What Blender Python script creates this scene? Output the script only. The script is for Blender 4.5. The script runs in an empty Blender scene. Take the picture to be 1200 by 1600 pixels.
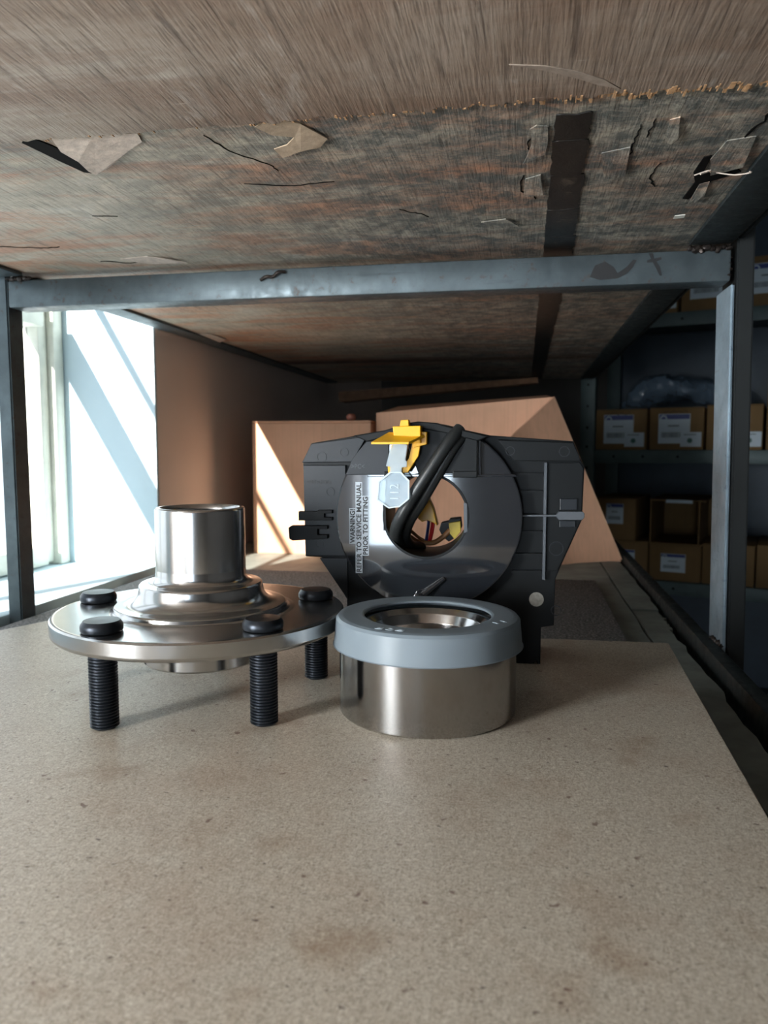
import bpy, bmesh, math, random
from mathutils import Vector, Matrix, noise
random.seed(7)
scene = bpy.context.scene
COL = scene.collection
PI = math.pi

# ------------------------------------------------------------------ camera
cam_data = bpy.data.cameras.new('camera')
cam = bpy.data.objects.new('camera', cam_data)
COL.objects.link(cam)
cam_data.sensor_fit = 'VERTICAL'
cam_data.sensor_height = 36.0
cam_data.lens = 26.55
cam_data.clip_start = 0.01
cam.location = (0, 0, 0.125)
cam.rotation_euler = (math.radians(90 - 4.940), 0, math.radians(10.523))
cam_data.dof.use_dof = True
cam_data.dof.focus_distance = 0.37
cam_data.dof.aperture_fstop = 18
scene.camera = cam

# ------------------------------------------------------------------ light
world = bpy.data.worlds.new('world')
scene.world = world
world.use_nodes = True
bg = world.node_tree.nodes['Background']
bg.inputs['Color'].default_value = (0.80, 0.91, 1.0, 1)
bg.inputs['Strength'].default_value = 1.75

sun_data = bpy.data.lights.new('sun', 'SUN')
sun_data.energy = 14.0
sun_data.color = (1.0, 0.95, 0.87)
sun_data.angle = math.radians(0.6)
sun = bpy.data.objects.new('sun', sun_data)
COL.objects.link(sun)
sun.rotation_euler = Vector((1.0, 2.75, -1.76)).to_track_quat('-Z', 'Y').to_euler()
sun.location = (-3, -3, 4)

def portal(name, loc, direction, sx, sy):
    """marks a wall opening for the sky sampler (adds no light of its own)"""
    d = bpy.data.lights.new(name, 'AREA')
    d.shape = 'RECTANGLE'; d.size = sx; d.size_y = sy
    d.cycles.is_portal = True
    o = bpy.data.objects.new(name, d); COL.objects.link(o)
    o.location = loc
    o.rotation_euler = Vector(direction).to_track_quat('-Z', 'Z').to_euler()
W1 = (0.165, 0.8655, -0.0215, 0.62)     # y0 y1 z0 z1 of the window seen in the picture
W3 = (-0.80, 0.12, -0.02, 0.26)          # unseen opening added beside the camera to light the shelf from the left
W4 = (-1.80, -0.86, -0.60, 0.30)        # another unseen one, added behind the camera for reflections and fill
portal('window_portal', (-0.61, (W1[0]+W1[1])/2, (W1[2]+W1[3])/2), (1, 0, 0), W1[1]-W1[0], W1[3]-W1[2])
def fill_lamp(name, loc, direction, sx, sy, power, col):
    d = bpy.data.lights.new(name, 'AREA')
    d.shape = 'RECTANGLE'; d.size = sx; d.size_y = sy; d.energy = power; d.color = col
    o = bpy.data.objects.new(name, d); COL.objects.link(o)
    o.location = loc
    o.rotation_euler = Vector(direction).to_track_quat('-Z', 'Z').to_euler()
for Wn, power in ((W3, 48.0), (W4, 9.0)):
    fill_lamp('added_wall_fill', (-0.585, (Wn[0]+Wn[1])/2, (Wn[2]+Wn[3])/2), (1, 0, 0), Wn[1]-Wn[0]-.02, Wn[3]-Wn[2]-.02, power, (0.89, 0.955, 1.0))  # soft fill lamps added in the two unseen openings
W5 = (-0.42, -0.10, -0.45, 0.22)        # x0 x1 z0 z1: bright panel added on the rear wall for the disc's reflection
fill_lamp('added_rear_fill', ((W5[0]+W5[1])/2, -2.03, (W5[2]+W5[3])/2), (0, 1, 0), W5[1]-W5[0], W5[3]-W5[2], 7.0, (0.70, 0.85, 1.0))  # added lamp that the glossy disc reflects

vs = scene.view_settings
scene.display_settings.display_device = 'sRGB'
vs.view_transform = 'Standard'; vs.look = 'None'
vs.gamma = 1.0; vs.use_curve_mapping = False
vs.exposure = 0.40
scene.cycles.max_bounces = 8
scene.cycles.diffuse_bounces = 5
scene.cycles.glossy_bounces = 4
scene.cycles.transmission_bounces = 4
scene.cycles.transparent_max_bounces = 12
scene.cycles.sample_clamp_indirect = 6.0

# ------------------------------------------------------------------ materials
def new_mat(name):
    m = bpy.data.materials.new(name); m.use_nodes = True
    return m, m.node_tree.nodes, m.node_tree.links, m.node_tree.nodes['Principled BSDF']

def srgb(r, g, b):
    f = lambda c: (c/255/12.92) if c/255 <= 0.04045 else ((c/255+0.055)/1.055)**2.4
    return (f(r), f(g), f(b), 1)

def coords(N, L, scale=(1, 1, 1), rot=(0, 0, 0), loc=(0, 0, 0)):
    t = N.new('ShaderNodeTexCoord'); mp = N.new('ShaderNodeMapping')
    mp.inputs['Scale'].default_value = scale
    mp.inputs['Rotation'].default_value = rot
    mp.inputs['Location'].default_value = loc
    L.new(t.outputs['Object'], mp.inputs['Vector'])
    return mp.outputs['Vector']

def noise_tex(N, L, vec, scale, detail=3, rough=0.5, dist=0.0):
    n = N.new('ShaderNodeTexNoise')
    n.inputs['Scale'].default_value = scale; n.inputs['Detail'].default_value = detail
    n.inputs['Roughness'].default_value = rough; n.inputs['Distortion'].default_value = dist
    L.new(vec, n.inputs['Vector'])
    return n.outputs['Fac']

def ramp(N, L, fac, stops, interp='LINEAR'):
    r = N.new('ShaderNodeValToRGB'); cr = r.color_ramp; cr.interpolation = interp
    while len(cr.elements) > 1: cr.elements.remove(cr.elements[0])
    cr.elements[0].position = stops[0][0]; cr.elements[0].color = stops[0][1]
    for p, c in stops[1:]:
        e = cr.elements.new(p); e.color = c
    L.new(fac, r.inputs['Fac'])
    return r.outputs['Color']

def mix(N, L, fac, a, b, mode='MIX'):
    m = N.new('ShaderNodeMix'); m.data_type = 'RGBA'; m.blend_type = mode
    for sock, v in ((m.inputs['Factor'], fac), (m.inputs['A'], a), (m.inputs['B'], b)):
        pass
    ins = {'f': m.inputs[0], 'a': m.inputs[6], 'b': m.inputs[7]}
    for k, v in (('f', fac), ('a', a), ('b', b)):
        if hasattr(v, 'links'): L.new(v, ins[k])
        else: ins[k].default_value = v
    return m.outputs[2]

def bump(N, L, bsdf, height, strength=0.3, dist=0.001):
    b = N.new('ShaderNodeBump')
    b.inputs['Strength'].default_value = strength; b.inputs['Distance'].default_value = dist
    L.new(height, b.inputs['Height']); L.new(b.outputs['Normal'], bsdf.inputs['Normal'])

W = (1, 1, 1, 1); K = (0, 0, 0, 1)
def g(v): return (v, v, v, 1)

def plain(name, col, rough=0.5, metal=0.0, var=0.12, scale=40, bumpy=0.0, coat=0.0, spec=0.5):
    """one colour with a little procedural variation"""
    m, N, L, b = new_mat(name)
    n = noise_tex(N, L, coords(N, L), scale, 4, 0.6)
    lo = tuple(c*(1-var) for c in col[:3])+(1,); hi = tuple(min(1, c*(1+var)) for c in col[:3])+(1,)
    L.new(ramp(N, L, n, [(0.3, lo), (0.7, hi)]), b.inputs['Base Color'])
    b.inputs['Roughness'].default_value = rough; b.inputs['Metallic'].default_value = metal
    b.inputs['Coat Weight'].default_value = coat; b.inputs['Specular IOR Level'].default_value = spec
    if bumpy: bump(N, L, b, n, bumpy, 0.001)
    return m

def make_mdf():
    m, N, L, b = new_mat('mdf')
    v = coords(N, L)
    fib = noise_tex(N, L, coords(N, L, (1, 2.0, 1), (0, 0, 0.5)), 660, 6, 0.75, 1.1)
    fib2 = noise_tex(N, L, coords(N, L, (2.2, 0.8, 1), (0, 0, -0.35)), 480, 5, 0.75, 1.6)
    c = ramp(N, L, fib, [(0.34, srgb(96, 78, 64)), (0.43, srgb(158, 145, 127)), (0.55, srgb(197, 189, 173)), (0.65, srgb(232, 228, 216))])
    c2 = ramp(N, L, fib2, [(0.36, srgb(116, 96, 80)), (0.5, srgb(187, 177, 160)), (0.64, srgb(228, 223, 210))])
    c = mix(N, L, 0.45, c, c2)
    st = noise_tex(N, L, v, 14, 4, 0.62)
    c = mix(N, L, ramp(N, L, st, [(0.50, K), (0.72, g(0.4))]), c, srgb(140, 108, 84))
    st2 = noise_tex(N, L, coords(N, L, loc=(3, 1, 0)), 30, 3, 0.6)
    c = mix(N, L, ramp(N, L, st2, [(0.58, K), (0.74, g(0.45))]), c, srgb(132, 100, 72))
    sp = noise_tex(N, L, coords(N, L, (1, 1.5, 1), loc=(7, 2, 0)), 330, 2, 0.5)
    c = mix(N, L, ramp(N, L, sp, [(0.69, K), (0.73, g(0.8))]), c, srgb(72, 52, 42))
    sp2 = noise_tex(N, L, coords(N, L, loc=(1, 9, 0)), 150, 2, 0.5)
    c = mix(N, L, ramp(N, L, sp2, [(0.70, K), (0.73, g(0.7))]), c, srgb(92, 56, 42))
    L.new(c, b.inputs['Base Color'])
    b.inputs['Roughness'].default_value = 0.42
    b.inputs['Specular IOR Level'].default_value = 0.42
    bump(N, L, b, fib, 0.25, 0.0005)
    return m

def make_board(near):
    m, N, L, b = new_mat('worn_plywood_near' if near else 'worn_plywood')
    v = coords(N, L)
    grain = noise_tex(N, L, coords(N, L, (330, 13, 1)), 1, 5, 0.68, 0.4)
    fine = noise_tex(N, L, coords(N, L, (900, 60, 1)), 1, 3, 0.6, 0.2)
    blot = noise_tex(N, L, coords(N, L, (1.0, 1.8, 1), loc=(2.3, 0.7, 0)), 9, 6, 0.7, 0.3)
    blot2 = noise_tex(N, L, coords(N, L, (0.6, 2.4, 1), loc=(0.2, 4.1, 0)), 9, 6, 0.72, 0.5)
    if near:
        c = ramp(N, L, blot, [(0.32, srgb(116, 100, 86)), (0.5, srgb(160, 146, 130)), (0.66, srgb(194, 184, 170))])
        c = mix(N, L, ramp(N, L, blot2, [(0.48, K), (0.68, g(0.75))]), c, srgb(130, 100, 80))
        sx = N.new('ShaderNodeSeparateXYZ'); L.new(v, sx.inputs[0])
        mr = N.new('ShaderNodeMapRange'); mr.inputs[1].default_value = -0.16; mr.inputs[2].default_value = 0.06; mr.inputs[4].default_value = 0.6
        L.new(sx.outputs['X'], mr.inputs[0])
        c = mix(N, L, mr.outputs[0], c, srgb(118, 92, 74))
        pm = noise_tex(N, L, coords(N, L, (2.2, 0.8, 1), (0, 0, -0.4), (3, 8, 0)), 16, 5, 0.7, 0.8)
        c = mix(N, L, ramp(N, L, pm, [(0.58, K), (0.74, g(0.55))]), c, srgb(214, 206, 196))
        c = mix(N, L, ramp(N, L, pm, [(0.26, g(0.6)), (0.40, K)]), c, srgb(92, 72, 58))
    else:
        c = ramp(N, L, blot, [(0.30, srgb(140, 136, 126)), (0.44, srgb(178, 168, 150)), (0.56, srgb(200, 188, 168)), (0.7, srgb(212, 206, 194))])
        c = mix(N, L, ramp(N, L, blot2, [(0.46, K), (0.58, g(0.6)), (0.72, g(0.9))]), c, srgb(196, 128, 88))
        fl = noise_tex(N, L, coords(N, L, (1, 2.2, 1), loc=(5, 5, 0)), 80, 8, 0.8, 0.3)
        c = mix(N, L, ramp(N, L, fl, [(0.53, K), (0.70, g(0.45))]), c, srgb(112, 110, 102))
        # blue-grey stain and painted light fall-off over the aisle side, broken up by noise
        sx = N.new('ShaderNodeSeparateXYZ'); L.new(v, sx.inputs[0])
        mr = N.new('ShaderNodeMapRange'); mr.inputs[1].default_value = -0.17; mr.inputs[2].default_value = 0.06
        L.new(sx.outputs['X'], mr.inputs[0])
        stn = N.new('ShaderNodeMath'); stn.operation = 'MULTIPLY'
        st = noise_tex(N, L, coords(N, L, (1.3, 1.6, 1), loc=(9, 1, 0)), 34, 9, 0.82, 0.3)
        L.new(ramp(N, L, st, [(0.40, g(0.10)), (0.56, g(0.95))]), stn.inputs[0]); L.new(mr.outputs[0], stn.inputs[1])
        c = mix(N, L, stn.outputs[0], c, srgb(82, 86, 84))
    if not near:
        # rusty dirt built up against the crossbar
        m2 = N.new('ShaderNodeMapRange'); m2.inputs[1].default_value = 0.530; m2.inputs[2].default_value = 0.576
        L.new(sx.outputs['Y'], m2.inputs[0])
        m3 = N.new('ShaderNodeMath'); m3.operation = 'LESS_THAN'; m3.inputs[1].default_value = 0.60; L.new(sx.outputs['Y'], m3.inputs[0])
        m4 = N.new('ShaderNodeMath'); m4.operation = 'MULTIPLY'; L.new(m2.outputs[0], m4.inputs[0]); L.new(m3.outputs[0], m4.inputs[1])
        m5 = N.new('ShaderNodeMath'); m5.operation = 'MULTIPLY'; L.new(m4.outputs[0], m5.inputs[0])
        L.new(ramp(N, L, noise_tex(N, L, coords(N, L, (1, 3, 1)), 28, 4, 0.6), [(0.25, g(0.25)), (0.6, W)]), m5.inputs[1])
        c = mix(N, L, m5.outputs[0], c, srgb(92, 56, 38))
    c = mix(N, L, ramp(N, L, grain, [(0.30, g(0.75 if near else 0.5)), (0.47, K)]), c, srgb(66, 52, 44))
    c = mix(N, L, ramp(N, L, grain, [(0.58, K), (0.74, g(0.35))]), c, srgb(205, 192, 176))
    c = mix(N, L, ramp(N, L, fine, [(0.34, g(0.45)), (0.48, K)]), c, srgb(80, 66, 56))
    scr = noise_tex(N, L, coords(N, L, (26, 320, 1), (0, 0, 0.6), (4, 4, 0)), 1, 3, 0.6, 1.2)
    c = mix(N, L, ramp(N, L, scr, [(0.72, K), (0.78, g(0.5))]), c, srgb(200, 188, 172))
    crk = noise_tex(N, L, coords(N, L, (60, 22, 1), (0, 0, 0.2), (8, 3, 0)), 1, 5, 0.75, 2.0)
    ck = ramp(N, L, crk, [(0.484, K), (0.497, W), (0.503, W), (0.516, K)])
    lim = ramp(N, L, noise_tex(N, L, coords(N, L, loc=(6, 2, 1)), 9, 2), [(0.60, K), (0.68, g(0.7))])
    ckm = mix(N, L, 1.0, ck, lim, 'MULTIPLY')
    c = mix(N, L, ckm, c, srgb(38, 28, 22))
    L.new(c, b.inputs['Base Color'])
    b.inputs['Roughness'].default_value = 0.62
    hs = mix(N, L, 0.5, grain, fine)
    bump(N, L, b, hs, 0.5, 0.0012)
    return m

def make_steel(name, rough=0.22, base=(0.56, 0.55, 0.53), rings=True):
    m, N, L, b = new_mat(name)
    t = N.new('ShaderNodeTexCoord'); sx = N.new('ShaderNodeSeparateXYZ')
    L.new(t.outputs['Object'], sx.inputs[0])
    le = N.new('ShaderNodeVectorMath'); le.operation = 'LENGTH'
    cb = N.new('ShaderNodeCombineXYZ'); L.new(sx.outputs['X'], cb.inputs['X']); L.new(sx.outputs['Y'], cb.inputs['Y'])
    L.new(cb.outputs[0], le.inputs[0])
    c2 = N.new('ShaderNodeCombineXYZ'); L.new(le.outputs['Value'], c2.inputs['X']); L.new(sx.outputs['Z'], c2.inputs['Y'])
    n = noise_tex(N, L, c2.outputs[0], 5200, 3, 0.6)
    big = noise_tex(N, L, coords(N, L), 60, 4, 0.6)
    base4 = base+(1,)
    L.new(ramp(N, L, big, [(0.3, tuple(x*0.88 for x in base)+(1,)), (0.7, base4)]), b.inputs['Base Color'])
    b.inputs['Metallic'].default_value = 1.0
    L.new(ramp(N, L, n, [(0.3, g(rough*0.94)), (0.7, g(rough*1.06))]), b.inputs['Roughness'])
    if rings: bump(N, L, b, n, 0.01, 0.00005)
    return m

def make_painted_steel(name, col, rust, rough=0.42, metal=0.55):
    m, N, L, b = new_mat(name)
    n = noise_tex(N, L, coords(N, L), 26, 6, 0.65, 0.4)
    n2 = noise_tex(N, L, coords(N, L, loc=(4, 4, 2)), 120, 5, 0.7)
    n3 = noise_tex(N, L, coords(N, L, (20, 20, 300), loc=(1, 2, 2)), 1, 3, 0.6)
    c = ramp(N, L, n, [(0.3, tuple(x*0.72 for x in col[:3])+(1,)), (0.55, col), (0.75, tuple(min(1, x*1.3) for x in col[:3])+(1,))])
    c = mix(N, L, ramp(N, L, n2, [(0.60, K), (0.72, g(0.75))]), c, rust)
    c = mix(N, L, ramp(N, L, n3, [(0.64, K), (0.74, g(0.4))]), c, tuple(x*0.5 for x in col[:3])+(1,))
    L.new(c, b.inputs['Base Color'])
    b.inputs['Metallic'].default_value = metal
    L.new(ramp(N, L, n2, [(0.3, g(rough*0.8)), (0.7, g(min(1, rough*1.5)))]), b.inputs['Roughness'])
    bump(N, L, b, n2, 0.12, 0.0006)
    return m

def make_card(name, col, fluted=True):
    m, N, L, b = new_mat(name)
    fl = noise_tex(N, L, coords(N, L, (260, 260, 6)), 1, 2, 0.5)
    bl = noise_tex(N, L, coords(N, L), 13, 4, 0.6)
    c = ramp(N, L, bl, [(0.3, tuple(x*0.86 for x in col[:3])+(1,)), (0.7, tuple(min(1, x*1.08) for x in col[:3])+(1,))])
    c = mix(N, L, ramp(N, L, fl, [(0.35, g(0.22)), (0.55, K)]), c, tuple(x*0.7 for x in col[:3])+(1,))
    L.new(c, b.inputs['Base Color']); b.inputs['Roughness'].default_value = 0.75
    b.inputs['Specular IOR Level'].default_value = 0.25
    bump(N, L, b, fl, 0.12, 0.0008)
    return m

def make_granular():
    m, N, L, b = new_mat('granular_felt')
    n = noise_tex(N, L, coords(N, L), 480, 4, 0.75)
    v = N.new('ShaderNodeTexVoronoi'); v.inputs['Scale'].default_value = 520
    L.new(coords(N, L), v.inputs['Vector'])
    c = ramp(N, L, n, [(0.34, srgb(58, 58, 62)), (0.48, srgb(112, 110, 110)), (0.60, srgb(158, 154, 150)), (0.70, srgb(220, 216, 210))])
    L.new(c, b.inputs['Base Color']); b.inputs['Roughness'].default_value = 0.8
    bump(N, L, b, n, 0.9, 0.002)
    return m

def make_wall(name, col, col2):
    m, N, L, b = new_mat(name)
    n = noise_tex(N, L, coords(N, L), 6, 5, 0.6)
    n2 = noise_tex(N, L, coords(N, L), 130, 4, 0.6)
    L.new(ramp(N, L, n, [(0.3, col), (0.7, col2)]), b.inputs['Base Color'])
    b.inputs['Roughness'].default_value = 0.8
    bump(N, L, b, n2, 0.12, 0.002)
    return m

def make_glass():
    m, N, L, b = new_mat('dusty_glass')
    N.remove(b)
    out = N['Material Output']
    tr = N.new('ShaderNodeBsdfTransparent'); gl = N.new('ShaderNodeBsdfGlossy'); df = N.new('ShaderNodeBsdfTranslucent')
    gl.inputs['Roughness'].default_value = 0.05
    n = noise_tex(N, L, coords(N, L), 22, 4, 0.7)
    m1 = N.new('ShaderNodeMixShader'); m2 = N.new('ShaderNodeMixShader')
    L.new(ramp(N, L, n, [(0.4, g(0.02)), (0.8, g(0.10))]), m1.inputs[0])
    L.new(tr.outputs[0], m1.inputs[1]); L.new(df.outputs[0], m1.inputs[2])
    m2.inputs[0].default_value = 0.05
    L.new(m1.outputs[0], m2.inputs[1]); L.new(gl.outputs[0], m2.inputs[2])
    L.new(m2.outputs[0], out.inputs['Surface'])
    return m

def make_milky(name, col, alpha_like=0.45, rough=0.35):
    """cloudy polypropylene: lets part of the light through"""
    m, N, L, b = new_mat(name)
    n = noise_tex(N, L, coords(N, L), 70, 3, 0.5)
    lo = tuple(c*0.94 for c in col[:3])+(1,)
    L.new(ramp(N, L, n, [(0.3, lo), (0.7, col)]), b.inputs['Base Color'])
    b.inputs['Roughness'].default_value = rough
    tl = N.new('ShaderNodeBsdfTranslucent'); tl.inputs['Color'].default_value = col
    ms = N.new('ShaderNodeMixShader'); ms.inputs[0].default_value = alpha_like
    L.new(b.outputs[0], ms.inputs[1]); L.new(tl.outputs[0], ms.inputs[2])
    L.new(ms.outputs[0], N['Material Output'].inputs['Surface'])
    return m

def make_clear_plastic(name, col, clear=0.5, rough=0.18):
    m, N, L, b = new_mat(name)
    b.inputs['Base Color'].default_value = col; b.inputs['Roughness'].default_value = rough
    tr = N.new('ShaderNodeBsdfTransparent'); tr.inputs['Color'].default_value = (0.9, 0.95, 0.97, 1)
    n = noise_tex(N, L, coords(N, L), 60, 3, 0.5)
    ms = N.new('ShaderNodeMixShader')
    L.new(ramp(N, L, n, [(0.3, g(clear*0.85)), (0.7, g(min(1, clear*1.1)))]), ms.inputs[0])
    L.new(b.outputs[0], ms.inputs[1]); L.new(tr.outputs[0], ms.inputs[2])
    L.new(ms.outputs[0], N['Material Output'].inputs['Surface'])
    return m

M = {}
M['mdf'] = make_mdf()
M['board'] = make_board(False)
M['board_near'] = make_board(True)
M['shelf'] = plain('old_shelf_board', srgb(128, 133, 126), 0.6, var=0.3, scale=30, bumpy=0.3)
M['granular'] = make_granular()
M['hub'] = make_steel('turned_steel', 0.20, (0.56, 0.555, 0.55))
M['ring'] = make_steel('ground_steel', 0.12, (0.43, 0.415, 0.40))
M['race'] = make_steel('race_steel', 0.16, (0.55, 0.54, 0.53))
M['stud'] = plain('black_oxide', srgb(46, 50, 56), 0.36, 0.75, 0.15, 300)
M['frame'] = make_painted_steel('grey_primed_steel', srgb(94, 104, 108), srgb(92, 70, 54))
M['frame_dark'] = make_painted_steel('dark_primed_steel', srgb(44, 52, 53), srgb(74, 58, 46), 0.5, 0.35)
M['lit_side'] = make_painted_steel('lit_side_steel', srgb(152, 168, 178), srgb(100, 116, 130), 0.45, 0.4)
M['shaded_front'] = plain('shaded_post_front', srgb(14, 18, 18), 0.6, 0.0, 0.2, 30)
M['scorch'] = plain('scorched_paint', srgb(30, 30, 31), 0.6, 0, 0.3, 200)
M['weld'] = plain('weld_slag', srgb(58, 50, 46), 0.4, 0.6, 0.5, 160, 0.8)
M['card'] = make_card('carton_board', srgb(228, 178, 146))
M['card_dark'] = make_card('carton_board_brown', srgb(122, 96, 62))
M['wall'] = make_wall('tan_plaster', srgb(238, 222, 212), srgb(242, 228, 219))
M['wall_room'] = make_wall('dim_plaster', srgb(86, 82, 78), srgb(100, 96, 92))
M['wall_pale'] = make_wall('pale_plaster', srgb(178, 172, 164), srgb(190, 184, 176))
M['floor'] = make_wall('concrete', srgb(84, 80, 76), srgb(112, 106, 98))
M['reveal'] = make_wall('pale_blue_paint', srgb(196, 216, 226), srgb(208, 226, 234))
M['winframe'] = plain('old_white_gloss', srgb(226, 226, 214), 0.45, var=0.08, scale=60, bumpy=0.2)
M['glass'] = make_glass()
M['black'] = plain('black_plastic', srgb(30, 33, 37), 0.36, var=0.12, scale=90, spec=0.35)
M['black2'] = plain('black_plastic_ribbed', srgb(14, 16, 17), 0.42, var=0.12, scale=90, spec=0.22)
M['gloss'] = plain('glossy_black_plastic', srgb(30, 32, 36), 0.07, var=0.1, scale=50, coat=1.0, spec=0.9)
M['rubber'] = plain('cable_rubber', srgb(36, 38, 38), 0.38, var=0.15, scale=200)
M['yellow'] = plain('yellow_plastic', srgb(236, 176, 22), 0.35, var=0.06, scale=60)
M['olive'] = plain('olive_yellow_plastic', srgb(176, 152, 40), 0.4, var=0.1, scale=60)
M['red'] = plain('red_wire', srgb(176, 24, 28), 0.4)
M['blue'] = plain('blue_wire', srgb(28, 36, 92), 0.4)
M['brownwire'] = plain('brown_wire', srgb(136, 92, 50), 0.45)
M['cap'] = make_milky('milky_cap', srgb(152, 164, 172), 0.45)
M['cap_emboss'] = plain('cap_emboss', srgb(160, 172, 180), 0.3)
M['tag'] = make_clear_plastic('clear_tag', srgb(186, 202, 212), 0.55)
M['tagtext'] = plain('embossed_clear', srgb(196, 208, 214), 0.3)
M['ink'] = plain('black_ink', srgb(14, 15, 18), 0.5)
M['halo'] = plain('grey_print', srgb(178, 186, 194), 0.4)
M['emboss'] = plain('embossed_plastic', srgb(74, 78, 83), 0.4)
M['sticker'] = plain('silver_sticker', srgb(150, 146, 138), 0.5, 0.3, 0.25, 500)
def make_tape():
    m, N, L, b = new_mat('black_tape')
    n = noise_tex(N, L, coords(N, L, (60, 420, 1)), 1, 5, 0.7, 0.6)
    n2 = noise_tex(N, L, coords(N, L, (90, 60, 1), loc=(2, 5, 0)), 1, 4, 0.7, 0.5)
    c = ramp(N, L, n2, [(0.35, srgb(20, 19, 18)), (0.60, srgb(34, 32, 29)), (0.70, srgb(92, 80, 68))])
    c = mix(N, L, ramp(N, L, n, [(0.68, K), (0.73, g(0.8))]), c, srgb(178, 166, 152))
    L.new(c, b.inputs['Base Color']); b.inputs['Roughness'].default_value = 0.42
    bump(N, L, b, n2, 0.5, 0.001)
    return m
M['tape'] = make_tape()
M['torn'] = plain('torn_wood', srgb(192, 150, 108), 0.8, var=0.25, scale=400)
M['pale_torn'] = plain('pale_torn_veneer', srgb(196, 180, 166), 0.8, var=0.2, scale=200, bumpy=0.4)
M['flake'] = plain('veneer_flake', srgb(168, 146, 122), 0.75, var=0.2, scale=150, bumpy=0.4)
M['dark'] = plain('dark_gap', srgb(14, 12, 11), 0.9, spec=0.1)
M['plank'] = plain('rough_batten', srgb(136, 100, 74), 0.8, var=0.25, scale=70, bumpy=0.4)
M['rack'] = plain('rack_paint', srgb(70, 86, 86), 0.5, 0.1, 0.15, 30)
M['rack_panel'] = plain('rack_back_panel', srgb(40, 54, 66), 0.5, 0.1, 0.15, 20)
M['label'] = plain('white_label', srgb(184, 198, 206), 0.5, var=0.03)
M['labelblue'] = plain('blue_label_print', srgb(40, 52, 118), 0.5)
M['labelgrey'] = plain('grey_label_print', srgb(96, 104, 108), 0.5)
M['labelgreen'] = plain('green_label_print', srgb(46, 92, 84), 0.5)
M['marker'] = plain('marker_ink', srgb(44, 34, 26), 0.6)
M['bag'] = make_clear_plastic('plastic_bag', srgb(96, 112, 128), 0.30, 0.10)
M['knob'] = plain('reddish_rounded', srgb(188, 128, 112), 0.5)
M['scrape'] = plain('pale_scrape', srgb(150, 134, 120), 0.7, var=0.25, scale=250)
M['white_bit'] = plain('white_sticker', srgb(220, 218, 208), 0.5)

# ------------------------------------------------------------------ builders
ORG = {}
def wloc(o):
    return ORG.get(o.name, Vector((0, 0, 0)))

def attach(o, parent):
    if parent is not None:
        o.parent = parent

def tag(o, label=None, cat=None, group=None, kind=None):
    if label: o['label'] = label
    if cat: o['category'] = cat
    if group: o['group'] = group
    if kind: o['kind'] = kind
    return o

def thing(name, label, cat, loc=(0, 0, 0), rotz=0.0, group=None):
    o = bpy.data.objects.new(name, None); COL.objects.link(o)
    o.empty_display_size = 0.02
    o.location = loc; o.rotation_euler = (0, 0, rotz)
    return tag(o, label, cat, group)

def smooth_by_angle(me, ang=35):
    bm = bmesh.new(); bm.from_mesh(me)
    for f in bm.faces: f.smooth = True
    for e in bm.edges:
        e.smooth = (len(e.link_faces) == 2 and e.calc_face_angle(0) < math.radians(ang))
    bm.to_mesh(me); bm.free()

def mesh(name, verts, faces, m, parent=None, loc=(0, 0, 0), rot=None, smooth=False, offset=True):
    """verts are given in the frame of `loc`; a child's loc is in its parent's frame"""
    me = bpy.data.meshes.new(name); me.from_pydata([tuple(v) for v in verts], [], faces); me.update()
    bm = bmesh.new(); bm.from_mesh(me); bmesh.ops.recalc_face_normals(bm, faces=bm.faces); bm.to_mesh(me); bm.free()
    if smooth: smooth_by_angle(me)
    me.materials.append(M[m] if isinstance(m, str) else m)
    o = bpy.data.objects.new(name, me); COL.objects.link(o)
    o.location = loc
    if rot: o.rotation_euler = rot
    attach(o, parent)
    return o

def from_bm(name, bm, m, parent=None, loc=(0, 0, 0), rot=None, smooth=False):
    bmesh.ops.recalc_face_normals(bm, faces=bm.faces)
    me = bpy.data.meshes.new(name); bm.to_mesh(me); bm.free()
    if smooth: smooth_by_angle(me)
    me.materials.append(M[m])
    o = bpy.data.objects.new(name, me); COL.objects.link(o)
    o.location = loc
    if rot: o.rotation_euler = rot
    attach(o, parent)
    return o

def box_bm(bm, x0, x1, y0, y1, z0, z1, bevel=0.0):
    vs_ = [bm.verts.new(p) for p in ((x0, y0, z0), (x1, y0, z0), (x1, y1, z0), (x0, y1, z0), (x0, y0, z1), (x1, y0, z1), (x1, y1, z1), (x0, y1, z1))]
    fs = [bm.faces.new([vs_[i] for i in q]) for q in ((3, 2, 1, 0), (4, 5, 6, 7), (0, 1, 5, 4), (1, 2, 6, 5), (2, 3, 7, 6), (3, 0, 4, 7))]
    if bevel:
        es = list({e for f in fs for e in f.edges})
        bmesh.ops.bevel(bm, geom=es, offset=bevel, segments=2, affect='EDGES', profile=0.5)

def box(name, x0, x1, y0, y1, z0, z1, m, parent=None, bevel=0.0, rot=None):
    """box with its origin at the middle of its underside"""
    cx, cy, cz = (x0+x1)/2, (y0+y1)/2, z0
    bm = bmesh.new(); box_bm(bm, x0-cx, x1-cx, y0-cy, y1-cy, 0, z1-cz, bevel)
    return from_bm(name, bm, m, parent, (cx, cy, cz), rot, smooth=bool(bevel))

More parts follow.
